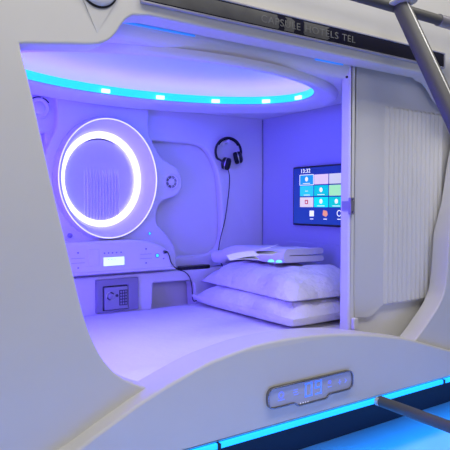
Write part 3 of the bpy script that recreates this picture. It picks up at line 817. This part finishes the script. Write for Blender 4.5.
# vertical ribs
rx0 = PY(384, 200, DY)[0]; zt_r = PY(395, 107, DY)[1]; zb_r = foot[-1][1]+.012
bm = bmesh.new()
pit = .0300; nrib = 13
cols_ = []
for i in range(nrib*6+1):
    X_ = rx0+pit*i/6; ph = i/6
    prof = max(0, math.sin(PI*(ph % 1)))**.7
    cols_.append((X_, prof))
zs = [zb_r-.006, zb_r, zt_r-.012, zt_r]
gr = {}
for i, (X_, p_) in enumerate(cols_):
    for j, zz_ in enumerate(zs):
        k = 0 if j in (0, 3) else 1
        gr[i, j] = bm.verts.new((X_, DY+.0006-.011*p_*k, zz_))
for i in range(len(cols_)-1):
    for j in range(3): bm.faces.new((gr[i, j], gr[i+1, j], gr[i+1, j+1], gr[i, j+1]))
bmobj('ribbed_field', bm, M['door'], door, 60)
lx0, lx1 = dpx0, PY(353, 206, 1.545)[0]
lz = PY(347, 206, 1.545)[1]
la = plate('latch', rrect(lx0-.005, lz-.019, lx1, lz+.019, .002), 1.536, 1.585, M['latch'], door, .002); la['label'] = 'small grey metal latch'
for dz in (.024, -.024):
    plate('latch_lug', [rrect(lx1-.022, lz+dz-.009, lx1-.001, lz+dz+.009, .003), ellipse(lx1-.0115, lz+dz, .005, .005, 16)], 1.536, 1.549, M['latch'], la, .0015)
x, z = PY(347, 77, 1.547); lathe('door_screw', [(0, 1.544), (.004, 1.5445), (.005, 1.55)], x, z, M['black'], door, n=12)
x, z = PY(353.5, 322, 1.545); plate('door_stop', rrect(x-.012, z-.03, x+.012, z+.018, .008), 1.530, 1.5475, M['door'], door, .004)

# ================================================================== handrail
HX = 1.62
def hr(u, v): y, z = PXW(u, v, HX); return Vector((HX, y, z))
A, B = hr(402, 8), hr(450, 111)
dirn = (B-A).normalized()
foot_p = A+dirn*((-.992-A.z)/dirn.z)
h = tag(thing('handrail', (HX, foot_p.y, -1.0)), 'grey metal handrail sloping down from a horizontal tube at top right', 'handrail')
post = tube('sloping_post', [A-dirn*.02, A+dirn*.2, A+dirn*.5, A+dirn*1.0, foot_p], .027, M['steel'], h, ry=.030, n=20, up=(1, 0, 0))
nrm = dirn.cross(Vector((1, 0, 0))).normalized()
if nrm.y > 0: nrm = -nrm
off = Vector((-.006, 0, 0))+nrm*.0285
tube('highlight_strip', [A+off, A+dirn*.5+off, foot_p-dirn*.01+off], .0025, M['steel_lt'], post, n=8)  # pale strip painting in the highlight along the post's ridge
rc = PY(430, 17.5, 1.335)
tube('top_rail', [(.8, 1.335, rc[1]), (1.3, 1.335, rc[1]), (PY(440, 20, 1.335)[0], 1.335, rc[1])], .019, M['steel'], h, n=20)
xe = PY(440, 20, 1.335)[0]
tube('rail_sleeve', [(xe-.01, 1.335, rc[1]), (xe+.30, 1.335, rc[1])], .0225, M['latch'], h, n=20)
for X_ in (.95, 1.9+.3):
    tube('wall_bracket', [(X_, 1.335, rc[1]), (X_, 1.4594, rc[1])], .012, M['steel'], h, n=12)
cl = A-dirn*.01
tube('top_collar', [cl+Vector((-.045, .02, .0)), cl+Vector((-.02, 0, .012)), cl+Vector((.02, -.012, .018)), cl+Vector((.038, -.01, .010))], [.006, .014, .018, .008], M['steel_lt'], h, ry=.02, n=14)
ls = hr(384, 402.5)
zlb = ls.z
yb = A.y+dirn.y*((zlb-A.z)/dirn.z)
tube('lower_bar', [(HX, 1.388, zlb), (HX, 1.2, zlb), (HX, yb, zlb)], .0195, M['steel'], h, n=18)
tube('end_fitting', [(HX-.008, 1.3935, zlb), (HX-.008, 1.380, zlb)], .016, M['steel_lt'], h, n=16)
box('foot_pad', HX-.04, foot_p.y-.04, -1.0, HX+.04, foot_p.y+.04, -.985, M['rubber'], h, .004)

# ================================================================== floor
bm = bmesh.new()
fv = [bm.verts.new(p) for p in ((-4, -3, -1.0), (6, -3, -1.0), (6, 4, -1.0), (-4, 4, -1.0), (-4, -3, -1.05), (6, -3, -1.05), (6, 4, -1.05), (-4, 4, -1.05))]
for f in ((0, 1, 2, 3), (7, 6, 5, 4), (0, 4, 5, 1), (1, 5, 6, 2), (2, 6, 7, 3), (3, 7, 4, 0)): bm.faces.new([fv[i] for i in f])
tag(bmobj('floor', bm, M['floor'], None), kind='structure')

# ================================================================== lights
def area(name, loc, target, sx, sy, col, power):
    l = bpy.data.lights.new(name, 'AREA'); l.shape = 'RECTANGLE'; l.size = sx; l.size_y = sy; l.color = col; l.energy = power
    o = bpy.data.objects.new(name, l); C.objects.link(o)
    o.location = (loc[0], loc[1], loc[2]+EYE)
    d = Vector(target)-Vector(loc); o.rotation_euler = d.to_track_quat('-Z', 'Y').to_euler()
    return o
area('aisle_ceiling_lamp', (1.2, .62, 1.62), (1.2, .80, 0), 3.6, .45, (1, .965, .89), 36)
area('front_fill', (-.6, -2.2, 1.1), (1.0, 1.5, .1), 1.6, 1.0, (1, .96, .89), 22)  # added soft fill from behind the camera, evens out the shell
area('blue_panel_fill', (1.2, .42, -.96), (1.2, 1.4, -.62), 4.0, .12, (.08, .19, 1), 10)  # added blue fill for the lower panel, stands in for floor bounce
area('violet_fill_jamb', (.12, 1.562, .36), (1.2, 1.575, .52), .03, .20, (.10, .05, 1), 1.6)  # added unseen fill, tints the ceiling's front edge violet
area('violet_fill_foot_corner', (.18, 1.72, -.33), (1.15, 1.60, .55), .30, .30, (.10, .055, 1), 5)  # added unseen fill, turns the header underside violet from below
area('under_panel_led', (1.4, 1.50, -.744), (1.4, 1.30, -1.0), 3.2, .05, (.0, .25, 1), 32)
area('violet_fill_head_end', (-.10, 2.05, .44), (.75, 2.1, -.2), .20, .80, (.09, .035, 1), 10)  # added violet fill for the interior, out of sight at the left end
area('violet_fill_behind_shell', (.10, 1.75, .05), (.8, 2.6, -.05), .40, .75, (.09, .035, 1), 12)  # added violet fill for the back wall, hidden by the left shell

W = bpy.data.worlds.new('World'); S.world = W; W.use_nodes = True
W.node_tree.nodes['Background'].inputs['Color'].default_value = (.72, .70, .68, 1)
W.node_tree.nodes['Background'].inputs['Strength'].default_value = .14

# ================================================================== camera
cam = bpy.data.cameras.new('camera'); co = bpy.data.objects.new('camera', cam); C.objects.link(co)
cam.sensor_width = 36; cam.lens = F/450*36; cam.clip_start = .02
co.location = (0, 0, EYE)
co.rotation_euler = _f.to_track_quat('-Z', 'Y').to_euler()
S.camera = co
vs = S.view_settings
S.display_settings.display_device = 'sRGB'
vs.view_transform = 'Standard'; vs.look = 'None'; vs.gamma = 1; vs.exposure = 0; vs.use_curve_mapping = False
